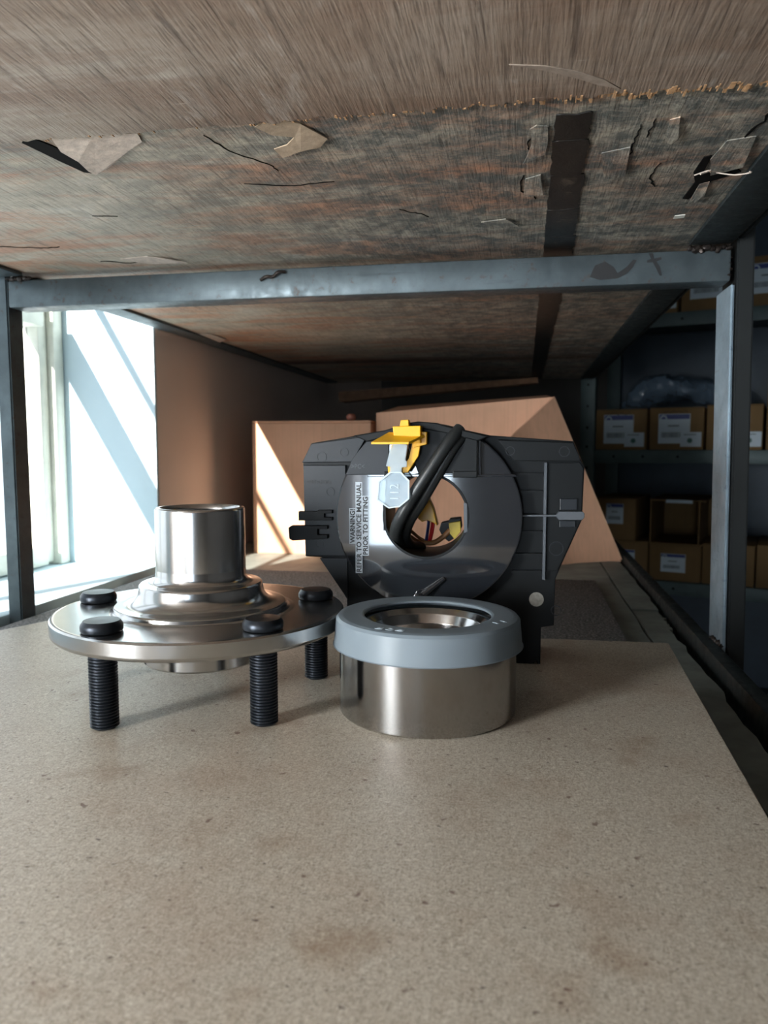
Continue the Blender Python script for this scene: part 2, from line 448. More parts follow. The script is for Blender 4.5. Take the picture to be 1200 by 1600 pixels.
def lathe(name, prof, m, parent=None, loc=(0, 0, 0), n=96, closed=True, rot=None):
    V, F = [], []
    fine = []
    m_ = len(prof)
    for i in range(m_):
        p, q_ = prof[i], prof[(i+1) % m_]
        fine.append(p)
        d = math.hypot(q_[0]-p[0], q_[1]-p[1])
        if d > .0022 and (closed or i < m_-1):
            for t in (.00035/d, 1-.00035/d): fine.append((p[0]+(q_[0]-p[0])*t, p[1]+(q_[1]-p[1])*t))
    prof = fine
    k = len(prof)
    for i in range(n):
        a = 2*PI*i/n; ca, sa = math.cos(a), math.sin(a)
        for r, z in prof: V.append((r*ca, r*sa, z))
    for i in range(n):
        j = (i+1) % n
        for q in range(k if closed else k-1):
            p = (q+1) % k
            F.append((i*k+q, j*k+q, j*k+p, i*k+p))
    return mesh(name, V, F, m, parent, loc, rot, smooth=True)

def spline(pts, sub=8):
    P = [Vector(p) for p in pts]
    if len(P) < 3: return P
    out = []
    for i in range(len(P)-1):
        p0 = P[max(i-1, 0)]; p1 = P[i]; p2 = P[i+1]; p3 = P[min(i+2, len(P)-1)]
        for s in range(sub):
            t = s/sub
            out.append(0.5*((2*p1)+(-p0+p2)*t+(2*p0-5*p1+4*p2-p3)*t*t+(-p0+3*p1-3*p2+p3)*t**3))
    out.append(P[-1])
    return out

def tube(name, pts, r, m, parent=None, n=14, sub=8, loc=(0, 0, 0)):
    P = spline(pts, sub); V, F = [], []
    up = Vector((0, 1, 0.02))
    for i, p in enumerate(P):
        t = (P[min(i+1, len(P)-1)]-P[max(i-1, 0)]).normalized()
        a = t.cross(up)
        if a.length < 1e-4: a = t.cross(Vector((1, 0, 0)))
        a.normalize(); b = t.cross(a)
        rr = r if not callable(r) else r(i/(len(P)-1))
        for k in range(n):
            w = 2*PI*k/n
            V.append(p+a*math.cos(w)*rr+b*math.sin(w)*rr)
    for i in range(len(P)-1):
        for k in range(n):
            j = (k+1) % n
            F.append((i*n+k, i*n+j, (i+1)*n+j, (i+1)*n+k))
    F.append(tuple(range(n))[::-1]); F.append(tuple((len(P)-1)*n+k for k in range(n)))
    return mesh(name, V, F, m, parent, loc, smooth=True)

def curve_mesh(cu):
    o = bpy.data.objects.new('tmp', cu); COL.objects.link(o)
    dg = bpy.context.evaluated_depsgraph_get(); dg.update()
    me = bpy.data.meshes.new_from_object(o.evaluated_get(dg))
    bpy.data.objects.remove(o); bpy.data.curves.remove(cu)
    return me

def plate(name, outline, holes, y0, y1, m, parent=None, bevel=0.0, loc=(0, 0, 0), rot=None, plane='XZ', smooth=True):
    """flat outline with holes, drawn in XZ and extruded along Y (or drawn in XY / YZ)"""
    cu = bpy.data.curves.new('tmpc', 'CURVE'); cu.dimensions = '2D'; cu.fill_mode = 'BOTH'
    cu.extrude = (y1-y0)/2-bevel; cu.bevel_depth = bevel; cu.bevel_resolution = 1; cu.offset = -bevel
    for loop in [outline]+list(holes):
        s = cu.splines.new('POLY'); s.points.add(len(loop)-1); s.use_cyclic_u = True
        for p, q in zip(s.points, loop): p.co = (q[0], q[1], 0, 1)
    me = curve_mesh(cu); me.name = name
    mid = (y0+y1)/2
    for v in me.vertices:
        a, b, c = v.co
        if plane == 'XZ': v.co = (a, mid-c, b)
        elif plane == 'XY': v.co = (a, b, mid+c)
        else: v.co = (mid+c, a, b)
    bm = bmesh.new(); bm.from_mesh(me); bmesh.ops.remove_doubles(bm, verts=bm.verts, dist=1e-6)
    bmesh.ops.recalc_face_normals(bm, faces=bm.faces); bm.to_mesh(me); bm.free()
    if smooth:
        smooth_by_angle(me, 30)
        ax = {'XZ': 1, 'XY': 2, 'YZ': 0}[plane]
        for f in me.polygons:
            if abs(f.normal[ax]) > .999: f.use_smooth = False
    me.materials.clear(); me.materials.append(M[m])
    o = bpy.data.objects.new(name, me); COL.objects.link(o)
    o.location = loc
    if rot: o.rotation_euler = rot
    attach(o, parent)
    return o

def circle(cx, cz, r, n=64, a0=0.0):
    return [(cx+r*math.cos(a0+2*PI*i/n), cz+r*math.sin(a0+2*PI*i/n)) for i in range(n)]

def text(name, body, width, height, m, parent, center, y, rotation=0.0, depth=0.00012, plane='XZ'):
    """lettering fitted to width x height, centred at `center` in the XZ plane of its parent, facing -Y"""
    cu = bpy.data.curves.new('tmpt', 'FONT'); cu.body = body; cu.extrude = 0.02; cu.size = 1
    cu.offset = 0.03 if m == 'ink' else 0.0; cu.align_x = 'CENTER'; cu.align_y = 'CENTER'; cu.resolution_u = 3
    me = curve_mesh(cu); me.name = name
    xs = [v.co.x for v in me.vertices]; ys = [v.co.y for v in me.vertices]
    mx, my = (min(xs)+max(xs))/2, (min(ys)+max(ys))/2
    sx, sy = width/(max(xs)-min(xs)), height/(max(ys)-min(ys))
    ca, sa = math.cos(rotation), math.sin(rotation)
    for v in me.vertices:
        a, b, c = (v.co.x-mx)*sx, (v.co.y-my)*sy, v.co.z
        a, b = a*ca-b*sa, a*sa+b*ca
        if plane == 'XZ': v.co = (center[0]+a, y-(c/0.02+1)*depth/2, center[1]+b)
        else: v.co = (center[0]+a, center[1]+b, y+(c/0.02+1)*depth/2)
    me.materials.clear(); me.materials.append(M[m])
    o = bpy.data.objects.new(name, me); COL.objects.link(o)
    attach(o, parent)
    return o

# ------------------------------------------------------------------ room
XW = -0.445; XO = -0.605
def struct(o, label=None): o['kind'] = 'structure'; return o
wl = plate('wall_left', [(-2.05, -0.95), (2.35, -0.95), (2.35, 1.55), (-2.05, 1.55)],
           [[(W1[0]-.004, W1[2]-.02), (W1[1]+.004, W1[2]-.02), (W1[1]+.004, W1[3]+.004), (W1[0]-.004, W1[3]+.004)],
            [(W3[0], W3[2]), (W3[1], W3[2]), (W3[1], W3[3]), (W3[0], W3[3])],
            [(W4[0], W4[2]), (W4[1], W4[2]), (W4[1], W4[3]), (W4[0], W4[3])]], XO, XW, 'wall', plane='YZ', smooth=False)
struct(wl)
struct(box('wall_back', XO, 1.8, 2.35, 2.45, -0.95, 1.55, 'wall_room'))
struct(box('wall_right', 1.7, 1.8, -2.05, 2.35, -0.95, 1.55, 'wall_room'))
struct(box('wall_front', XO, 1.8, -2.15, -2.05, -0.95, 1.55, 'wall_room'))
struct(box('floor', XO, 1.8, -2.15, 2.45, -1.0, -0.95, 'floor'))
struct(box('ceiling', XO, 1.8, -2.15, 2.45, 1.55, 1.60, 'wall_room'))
# painted lining of the window recess
struct(box('trim_1', XO, XW-.001, W1[1], W1[1]+.004, W1[2]-.004, W1[3]+.004, 'reveal'))
struct(box('trim_2', XO, XW-.001, W1[0]-.004, W1[0], W1[2]-.004, W1[3]+.004, 'reveal'))
struct(box('trim_3', XO, XW+.0015, W1[0]-.004, W1[1]+.004, W1[2]-.020, W1[2], 'reveal', bevel=0.001))
# old casement window
win = bpy.data.objects.new('window_1', None); COL.objects.link(win); win['kind'] = 'structure'
win.location = (-0.585, W1[1], W1[2])
def wbox(name, y0, y1, z0, z1, x0, x1, m='winframe', par=win, bev=0.002):
    L0 = win.location
    o = box(name, x0-L0.x, x1-L0.x, y0-L0.y, y1-L0.y, z0-L0.z, z1-L0.z, m, par, bev)
    return o
wbox('frame_stile', 0.846, W1[1], W1[2], W1[3], -0.603, -0.567)
wbox('frame_stile', W1[0], W1[0]+.022, W1[2], W1[3], -0.603, -0.567)
wbox('frame_head', W1[0], W1[1], W1[3]-.03, W1[3], -0.603, -0.567)
wbox('sash_stile', 0.829, 0.8458, W1[2]+.004, W1[3]-.03, -0.600, -0.576)
wbox('sash_rail', W1[0]+.022, 0.829, W1[2]+.002, W1[2]+.026, -0.600, -0.572)
wbox('transom', W1[0]+.022, 0.829, 0.268, 0.289, -0.597, -0.567)
wbox('glazing_bar', W1[0]+.022, 0.829, 0.402, 0.410, -0.586, -0.578, bev=0.001)
wbox('glazing_bar', 0.372, 0.392, W1[2]+.026, 0.268, -0.596, -0.582, bev=0.001)
wbox('pane', 0.392, 0.829, W1[2]+.026, 0.268, -0.592, -0.590, 'glass', bev=0)
wbox('pane', W1[0]+.022, 0.372, W1[2]+.026, 0.268, -0.592, -0.590, 'glass', bev=0)
wbox('pane', W1[0]+.022, 0.829, 0.289, 0.402, -0.592, -0.590, 'glass', bev=0)
wbox('pane', W1[0]+.022, 0.829, 0.410, W1[3]-.03, -0.592, -0.590, 'glass', bev=0)

for k, Wn in ((2, W3), (3, W4)):
    wn = bpy.data.objects.new('window_%d' % k, None); COL.objects.link(wn); wn['kind'] = 'structure'  # unseen windows added to hold the fill lamps
    box('fill_panel', -0.600, -0.595, Wn[0], Wn[1], Wn[2], Wn[3], 'winframe', wn)

wn = bpy.data.objects.new('added_rear_panel', None); COL.objects.link(wn); wn['kind'] = 'structure'  # panel added against the solid wall, behind the rear fill lamp
box('fill_panel', W5[0], W5[1], -2.050, -2.040, W5[2], W5[3], 'winframe', wn)

# ------------------------------------------------------------------ welded steel shelf frame
ZS = -0.030       # top of the old lower shelf board
ZB = 0.270        # underside of the upper board
YB = 0.580
fr = thing('steel_shelf_frame', 'welded grey steel shelf frame with a crossbar under the upper board', 'shelf frame', (0, YB, -0.95))
O = Vector((0, YB, -0.95))
def fbox(name, x0, x1, y0, y1, z0, z1, m='frame', bev=0.0015, rot=None):
    return box(name, x0-O.x, x1-O.x, y0-O.y, y1-O.y, z0-O.z, z1-O.z, m, fr, bev, rot)
fbox('crossbar', -0.4295, 0.1408, YB, YB+.024, 0.2415, 0.2640)
# posts, very slightly out of plumb
def post(x0, x1, y0, y1, lean, m, name='post', zt=0.272):
    zb_ = -0.95
    xb = lean*(0.26-zb_)/0.26
    V = [(x0+xb, y0, zb_), (x1+xb, y0, zb_), (x1+xb, y1, zb_), (x0+xb, y1, zb_), (x0, y0, zt), (x1, y0, zt), (x1, y1, zt), (x0, y1, zt)]
    bm = bmesh.new(); vv = [bm.verts.new(Vector(v)-O) for v in V]
    for q in ((3, 2, 1, 0), (4, 5, 6, 7), (0, 1, 5, 4), (1, 2, 6, 5), (2, 3, 7, 6), (3, 0, 4, 7)): bm.faces.new([vv[i] for i in q])
    bmesh.ops.bevel(bm, geom=list(bm.edges), offset=0.0012, segments=2, affect='EDGES')
    return from_bm(name, bm, m, fr, smooth=True)
post(-0.4435, -0.4305, YB, YB+.020, 0.0012, 'frame')
post(0.1440, 0.1557, YB-.001, YB+.040, 0.0036, 'shaded_front', zt=0.2900)  # shade on the right post's front is put into this near-black colour
post(0.1413, 0.1437, YB+.0002, YB+.0425, 0.0036, 'lit_side', 'lit_side_strip', 0.2400)  # lit left face of the right post, its brightness put into the colour
# beams carrying the upper board
# angle iron: a flat flange under the board edge and an upright leg outside it
def angle_beam(x0, x1, leg0, leg1, y0, y1, m):
    b_ = fbox('side_beam', x0, x1, y0, y1, 0.2668, 0.2696, m, .0006)
    box('beam_leg', leg0-(x0+x1)/2, leg1-(x0+x1)/2, -(y1-y0)/2, (y1-y0)/2, 0.0029, 0.0320, m, b_, .0006)
angle_beam(0.1120, 0.1405, 0.1450, 0.1475, -0.20, YB-.0015, 'frame_dark')
angle_beam(0.1120, 0.1405, 0.1450, 0.1475, YB+.0430, 1.66, 'frame_dark')
angle_beam(-0.4390, -0.4140, -0.4430, -0.4405, 0.6010, 1.66, 'frame')
angle_beam(-0.4390, -0.4140, -0.4430, -0.4405, -0.20, YB-.0015, 'frame')
# lower side rail: angle iron with an upright lip
fbox('side_rail', 0.1330, 0.1440, -0.20, 1.68, -0.058, -0.0215, 'frame_dark')
fbox('side_rail', -0.4440, -0.4380, 0.6010, 1.68, -0.058, -0.0440, 'frame_dark')
fbox('lower_crossbar', -0.4300, 0.1325, YB, YB+.02, -0.070, -0.0485, 'frame_dark')
# weld beads
def weld(pts, r, seed):
    bm = bmesh.new(); rnd = random.Random(seed)
    for p in pts:
        mt = Matrix.Translation(Vector(p)-O) @ Matrix.Diagonal((rnd.uniform(.8, 1.4), rnd.uniform(.8, 1.2), rnd.uniform(.6, 1.0), 1))
        bmesh.ops.create_icosphere(bm, subdivisions=2, radius=r*rnd.uniform(.7, 1.2), matrix=mt)
    for v in bm.verts: v.co += noise.noise_vector(v.co*600)*r*0.25
    from_bm('weld_bead', bm, 'weld', fr, smooth=True)
weld([(0.113+0.0037*i, YB-.0005, 0.2650-0.0008*(i % 3)) for i in range(8)], 0.0030, 1)
weld([(0.1395, YB+.002, 0.246+0.004*i) for i in range(4)], 0.0022, 3)
weld([(-0.4285+0.004*i, YB-.0005, 0.2650) for i in range(6)], 0.0026, 2)
weld([(0.145, YB+.003+.006*i, -0.0215) for i in range(5)], 0.0030, 4)
tube('wire_twist', [Vector(p)-O for p in ((-0.206, YB-.001, 0.2555), (-0.201, YB-.003, 0.2575), (-0.196, YB-.002, 0.2575), (-0.191, YB-.0035, 0.2605), (-0.186, YB-.001, 0.2610))], 0.0013, 'weld', fr, 8, 5)

# scorched paint marks on the face of the crossbar
def mark(pts):
    plate('scorch_mark', [(a-O.x, b-O.z) for a, b in pts], [], -.0003, .0001, 'scorch', fr, smooth=False)
mark([(.0445, .2480), (.0480, .2560), (.0550, .2585), (.0610, .2545), (.0640, .2500), (.0700, .2540), (.0745, .2590), (.0770, .2585), (.0740, .2530), (.0700, .2490), (.0640, .2462), (.0520, .2455)])
mark([(.0850, .2630), (.0880, .2630), (.0888, .2590), (.0935, .2600), (.0940, .2585), (.0905, .2570), (.0930, .2530), (.0945, .2470), (.0930, .2470), (.0905, .2520), (.0880, .2565), (.0840, .2565), (.0840, .2580), (.0868, .2590)])

# ------------------------------------------------------------------ boards of the shelf
sb = thing('shelf_board', 'old dark grey-green shelf board under the sheet and brown board', 'shelf board', (-0.15, 0.7, ZS-.018))
SO = Vector((-0.15, 0.7, ZS-.018))
def ragged_plank(name, x0, x1, y0, y1, seed, z1=ZS):
    rnd = random.Random(seed); n = 46
    L_, R_ = [], []
    for i in range(n+1):
        y = y0+(y1-y0)*i/n
        L_.append((x0, y)); R_.append((x1+rnd.uniform(-.0014, .0010)+(0.002 if rnd.random() < .06 else 0), y))
    out = R_+L_[::-1]
    plate(name, [(a-SO.x, b-SO.y) for a, b in out], [], ZS-.018-SO.z, z1-SO.z, 'shelf', sb, plane='XY')
ragged_plank('plank', -0.4370, -0.10, -0.20, 1.68, 1)
ragged_plank('plank', -0.0985, 0.1010, -0.20, 1.68, 2)
ragged_plank('plank', 0.1035, 0.1240, -0.20, 0.668, 3)
ragged_plank('plank', 0.1030, 0.1270, 0.671, 0.742, 5, ZS-.0012)
ragged_plank('plank', 0.1032, 0.1285, 0.745, 1.68, 4)

gs = box('granular_sheet', -0.425, 0.080, 0.05, 0.865, ZS, ZS+.006, 'granular', bevel=0.0008)
tag(gs, 'dark speckled granular sheet lying on the shelf behind the brown board', 'sheet')
md = plate('hardboard_panel', [(0.0715, -0.10), (0.0832, 0.2664), (0.0924, 0.4980), (0.0905, 0.4995), (-0.3370, 0.4825), (-0.3530, 0.4470), (-0.3600, -0.10)], [],
           ZS+.006, 0.0, 'mdf', plane='XY', bevel=0.0006)
tag(md, 'large light brown fibreboard panel in the foreground carrying the metal parts', 'board')

# upper shelf board with torn veneer
ub = thing('upper_shelf_board', 'worn stained plywood shelf board overhead with peeling veneer and black tape', 'shelf board', (-0.15, 0.7, ZB))
UO = Vector((-0.15, 0.7, ZB))
def usub(p): return Vector(p)-UO
rnd = random.Random(11)
left = [(-0.4275+rnd.uniform(-.0015, .0045)*(1 if y > 0.9 else 0.5), y) for y in [0.02+0.04*i for i in range(42)]]
outl = [(-0.4275, -0.20), (0.1435, -0.20), (0.1435, 1.672)]+[(0.1435-0.024*i, 1.672+rnd.uniform(-.004, .004)) for i in range(1, 23)]+[(-0.415, 1.70)]+left[::-1]
plate('plywood_panel', [(a-UO.x, b-UO.y) for a, b in outl], [], ZB-UO.z, ZB+.018-UO.z, 'board', ub, plane='XY', smooth=False)
# the layer of veneer that is left near the camera, torn along a ragged edge
edge = []
x = 0.1115
rnd = random.Random(5)
while x > -0.424:
    base = 0.3345+0.012*(x-0.09)*0.6
    amp = 0.0012 if x < -0.12 else 0.0024
    edge.append((x, base+rnd.uniform(-amp, amp)))
    x -= rnd.uniform(.0012, .0035)
outl = [(-0.427, -0.198), (0.1115, -0.198)]+edge
plate('veneer_layer', [(a-UO.x, b-UO.y) for a, b in outl], [], -.0018, 0.0, 'board_near', ub, plane='XY', smooth=False)
# torn fibres along the edge
bm = bmesh.new()
for ex, ey in edge:
    if ex < -0.13 and rnd.random() < .7: continue
    for k in range(4 if ex > -0.03 else 2):
        w = rnd.uniform(.0003, .0011)*(2.0 if rnd.random() < .12 else 1); l = rnd.uniform(.0006, .0030)*(1.5 if ex > 0.0 else 0.7)
        px_, py_ = ex+rnd.uniform(-.0012, .0012), ey+rnd.uniform(-.0006, .0008)
        zz = rnd.uniform(-.0021, -.0008)
        box_bm(bm, px_-w/2-UO.x, px_+w/2-UO.x, py_-l*.5-UO.y, py_+l-UO.y, zz, zz+.0004)
o = from_bm('torn_fibres', bm, 'torn', ub); o['kind'] = 'stuff'
# lifted flakes: outline in XY, thin, tilted about one edge
def flake(name, pts, m, lift=0.002, thick=0.0005, hinge=0):
    """curl away from the board: corners after the first two hang lower"""
    n = len(pts); V = []
    cx = sum(p[0] for p in pts)/n; cy = sum(p[1] for p in pts)/n
    for dz in (0, -thick):
        for i, p in enumerate(pts):
            d = p[2] if len(p) > 2 else 0.0
            V.append(Vector((p[0], p[1], ZB-.0002-d*lift+dz))-UO)
    F = [tuple(range(n))[::-1], tuple(range(n, 2*n))]+[(i, (i+1) % n, n+(i+1) % n, n+i) for i in range(n)]
    return mesh(name, V, F, m, ub)
flake('veneer_flake', [(-.1227, .3395), (-.1171, .3357), (-.1082, .334), (-.1012, .340), (-.0931, .3566, .5), (-.099, .3647, .9), (-.1095, .3676, 1), (-.1206, .3738, 1), (-.1218, .3637, .6), (-.1143, .3603, .5), (-.1082, .3531, .2), (-.1178, .3491, .1)], 'flake', .0012)
flake('veneer_flake', [(-.2201, .3310), (-.1985, .3330), (-.1785, .3363), (-.1808, .3449, .1), (-.1905, .3520, .1), (-.1999, .3599, .2), (-.2120, .3690, .6), (-.2237, .3760, 1.0), (-.2246, .3703, 1.0), (-.2225, .3580, .9), (-.2248, .3470, .5)], 'pale_torn', .0022)
plate('open_split', [(a-UO.x, b-UO.y) for a, b in [(-.2400, .3262), (-.2300, .3320), (-.2262, .3430), (-.2235, .3590), (-.2276, .3790), (-.2312, .3770), (-.2345, .3600), (-.2370, .3430)]], [], -.0007, .0001, 'dark', ub, plane='XY', smooth=False)
for pts, mm in (([(-.03, .505), (-.014, .498, .4), (-.006, .512, .8), (-.02, .517, .5)], 'board'),
                ([(.000, .365), (.003, .361), (.008, .363), (.0085, .378, .3), (.0075, .392, .7), (.003, .396, .8), (-.003, .401, 1), (-.001, .393, .6), (.001, .380, .4)], 'board'),
                ([(-.002, .43), (.006, .425), (.008, .452, .9), (-.003, .456, .6)], 'board'),
                ([(.035, .40), (.048, .395), (.050, .43, .7), (.040, .437, .9)], 'board'),
                ([(.061, .366), (.065, .364), (.068, .385, .6), (.066, .391, .6), (.063, .389, .6)], 'board'),
                ([(-.415, .66), (-.380, .64), (-.372, .68, .6), (-.40, .70, .9)], 'pale_torn'),
                ([(-.423, .92), (-.398, .93, .2), (-.395, .97, .7), (-.418, 1.0, 1)], 'pale_torn'),
                ([(.045, .66), (.07, .655), (.076, .69, .7), (.05, .70, .5)], 'flake'),
                ([(-.31, .551), (-.285, .547), (-.272, .555, .4), (-.262, .567, .6), (-.29, .566, .5), (-.30, .560, .3)], 'pale_torn'),
                ([(-.09, .62), (-.05, .61), (-.045, .64, .7), (-.08, .66, .5)], 'board'),
                ([(.092, .395), (.104, .392), (.107, .425, 1.2), (.094, .437, .8), (.089, .415, .6)], 'board'),
                ([(.0925, .455), (.097, .452), (.0985, .470, .8), (.0955, .482, .9), (.0945, .476, .7), (.0925, .484, .8)], 'board')):
    flake('veneer_flake', pts, mm, .0022)
plate('open_split', [(a-UO.x, b-UO.y) for a, b in [(.086, .415), (.0895, .414), (.0905, .437), (.104, .430), (.110, .440), (.098, .452), (.092, .482), (.0885, .480), (.0895, .452), (.0855, .437)]], [], -.0006, .0001, 'dark', ub, plane='XY', smooth=False)
for q, pts in enumerate(([(.085, .417, .262), (.092, .424, .2655), (.098, .431, .2665)], [(.086, .436, .268), (.0895, .418, .264), (.0925, .43, .267)],
            [(.095, .428, .266), (.102, .421, .262), (.1085, .416, .261), (.111, .428, .2655)])):
    tube('loose_fibre', [usub(p) for p in pts], .00035, 'pale_torn', ub, 6, 6)
# narrow dark cracks
def crack(pts, w):
    P0 = [Vector((a, b, 0)) for a, b in pts]; A, B = [], []
    P = []
    for a, b in zip(P0[:-1], P0[1:]):
        for t in range(5): P.append(a.lerp(b, t/5)+Vector((random.uniform(-1, 1), random.uniform(-1, 1), 0))*w*(1.6 if t else 0.5))
    P.append(P0[-1])
    for i, p in enumerate(P):
        t = (P[min(i+1, len(P)-1)]-P[max(i-1, 0)]).normalized(); nn = Vector((-t.y, t.x, 0))
        k = w*(0.25 if i in (0, len(P)-1) else random.uniform(.15, .8))
        A.append(p+nn*k); B.append(p-nn*k)
    loop = A+B[::-1]
    plate('crack', [(p.x-UO.x, p.y-UO.y) for p in loop], [], -.0004, .0001, 'dark', ub, plane='XY', smooth=False)
for pts, w in (([(.001, .372), (-.0005, .385), (.0005, .394)], .0006), ([(-.003, .425), (-.0045, .45), (.002, .458), (.004, .466)], .0006),
               ([(-.078, .47), (-.072, .478), (-.066, .481), (-.062, .489)], .0005), ([(.049, .37), (.0495, .39), (.049, .405)], .0006),
               ([(.055, .365), (.054, .385)], .0005), ([(.066, .42), (.064, .442), (.069, .456)], .0006), ([(.105, .36), (.1, .385), (.096, .405)], .0009),
               ([(-.39, .50), (-.37, .505), (-.35, .512), (-.335, .511)], .0008), ([(-.27, .448), (-.255, .452)], .0005),
               ([(-.155, .41), (-.13, .418), (-.105, .416)], .0005), ([(-.15, .345), (-.145, .365), (-.132, .385), (-.13, .395)], .0004),
               ([(-.33, .556), (-.31, .566), (-.29, .564)], .0012)):
    crack(pts, w)
plate('white_sticker_scrap', [(a-UO.x, b-UO.y) for a, b in [(.0905, .5145), (.0965, .5135), (.097, .5200), (.0908, .5210)]], [], -.0004, 0, 'white_bit', ub, plane='XY')
# the strip of black tape, broken into worn lengths
rnd = random.Random(21)
y = 0.352
while y < 1.66:
    ln = rnd.uniform(.022, .06)*(1 if y < .6 else 2.2)
    y2 = min(y+ln, 1.672)
    if 0.574 < y2 < 0.61: y2 = 0.606
    n = 7
    L_ = [(0.0108+rnd.uniform(-.0004, .0008), y+(y2-y)*i/n) for i in range(n+1)]
    wd = (0.0165+0.0055*min(1, (y-.352)/.2))
    R_ = [(0.0108+wd+rnd.uniform(-.0010, .0005), y+(y2-y)*i/n) for i in range(n+1)]
    ends = [(0.014, y-rnd.uniform(0, .001)), (0.02, y+rnd.uniform(-.001, .0015)), (0.025, y-rnd.uniform(0, .001))]
    plate('tape_length', [(a-UO.x, b-UO.y) for a, b in ends+R_+L_[::-1]], [], -.0006, 0, 'tape', ub, plane='XY', smooth=False)
    y = y2+rnd.uniform(.0004, .0018)

plate('pale_scrape', [(a-UO.x, b-UO.y) for a, b in [(-0.0082, 0.3006), (0.0049, 0.304), (0.017, 0.3102), (0.0285, 0.3195), (0.0356, 0.3284), (0.0265, 0.3234), (0.0161, 0.3151), (0.0049, 0.3075)]], [], -.0021, -.0017, 'scrape', ub, plane='XY', smooth=False)

# loose batten under the far end of the upper board
bt = mesh('wooden_batten', [(-.3983, 1.60, .2433), (-.3956, 1.60, .2214), (.0245, 1.60, .2560), (.0240, 1.60, .2668), (-.392, 1.64, .2433), (-.389, 1.64, .2214), (.0245, 1.64, .2560), (.0240, 1.64, .2668)],
          [(0, 1, 2, 3), (7, 6, 5, 4), (0, 3, 7, 4), (1, 5, 6, 2), (0, 4, 5, 1), (3, 2, 6, 7)], 'plank')
tag(bt, 'rough wooden batten hanging aslant under the far end of the overhead board', 'batten')

# ------------------------------------------------------------------ wheel hub with studs
HX, HY = -0.1604, 0.3560
hub = thing('wheel_hub', 'shiny machined steel wheel hub standing on its black threaded studs', 'wheel hub', (HX, HY, 0))
def arc(cx, cz, r, a0, a1, n=8):
    return [(cx+r*math.cos(math.radians(a0+(a1-a0)*i/n)), cz+r*math.sin(math.radians(a0+(a1-a0)*i/n))) for i in range(n+1)]
prof = [(.0240, .0175), (.0285, .0175), (.0293, .0183), (.0293, .0345), (.0705, .0350), (.0716, .0360), (.0719, .0368), (.0719, .0426), (.0712, .0434), (.0702, .0436),
        (.0470, .0436), (.0445, .0438), (.0432, .0446), (.0428, .0460), (.0420, .0466)]
prof += [(.0385, .0468)]+arc(.0385, .0545, .0077, 270, 184, 10)+[(.0305, .0562), (.0298, .0570)]
prof += [(.0262, .0572)]+arc(.0262, .0610, .0038, 270, 184, 6)
prof += [(.0222, .0640), (.0222, .0937), (.0219, .0944), (.0212, .0948), (.0196, .0948), (.0188, .0940), (.0182, .0925), (.0182, .0300), (.0240, .0300)]
lathe('hub_body', prof, 'hub', hub, n=160)
SPROF = []
z = 0.0008; SPROF.append((0.0, 0.0)); SPROF.append((0.0046, 0.0)); SPROF.append((0.0054, 0.0008))
while z < 0.0338:
    SPROF += [(0.0055, z), (0.0063, z+.00035), (0.0063, z+.00065), (0.0055, z+.0010)]
    z += 0.00138
SPROF += [(0.0062, 0.0346), (0.0062, 0.0437), (0.0088, 0.0439), (0.0092, 0.0446), (0.0092, 0.0466), (0.0088, 0.0474), (0.0078, 0.0487), (0.0, 0.0489)]
stud0 = None
for a in (-111.8, -39.8, 32.2, 104.2, 176.2):
    p = (0.0602*math.cos(math.radians(a)), 0.0602*math.sin(math.radians(a)), 0)
    if stud0 is None:
        stud0 = lathe('stud', SPROF, 'stud', hub, p, n=40, closed=False)
        stud0['label'] = 'black threaded wheel stud'
    else:
        s = stud0.copy(); COL.objects.link(s); s.parent = hub; s.location = p

# ------------------------------------------------------------------ wheel bearing with plastic cap
BX, BY = -0.0443, 0.3525
be = thing('wheel_bearing', 'round polished steel wheel bearing wearing a milky plastic cap', 'bearing', (BX, BY, 0))
lathe('outer_ring', [(.0385, .0010), (.0405, .0), (.0413, .0003), (.0420, .0012), (.0420, .0405), (.0413, .0415), (.0385, .0418), (.0372, .0408), (.0365, .030), (.0365, .010)], 'ring', be, n=160)
lathe('bearing_seal', [(.0310, .0380), (.0370, .0385), (.0370, .0400), (.0310, .0396)], 'black2', be, n=96)
lathe('inner_ring', [(.0222, .0020), (.0315, .0020), (.0315, .0395), (.0306, .0420), (.0285, .0424), (.0256, .0400), (.0236, .0355), (.0226, .0300), (.0222, .0230)], 'race', be, n=128)
cap = lathe('plastic_cap', [(.0452, .0322), (.0447, .0325), (.0438, .0420), (.0436, .0443), (.0425, .0456), (.0405, .0460), (.0312, .0460), (.0302, .0456), (.0302, .0446), (.0312, .0444),
                      (.0400, .0445), (.0420, .0438), (.0427, .0425), (.0434, .0325), (.0440, .0318)], 'cap', be, n=160)
cap['label'] = 'milky white plastic cap'
text('embossed_number', '508', .0135, .0030, 'cap_emboss', cap, (-.0120, -.0353), .0459, -0.22, .0003, 'XY')
text('embossed_number', '11', .0060, .0036, 'cap_emboss', cap, (.0345, -.0130), .0459, 0.85, .0003, 'XY')

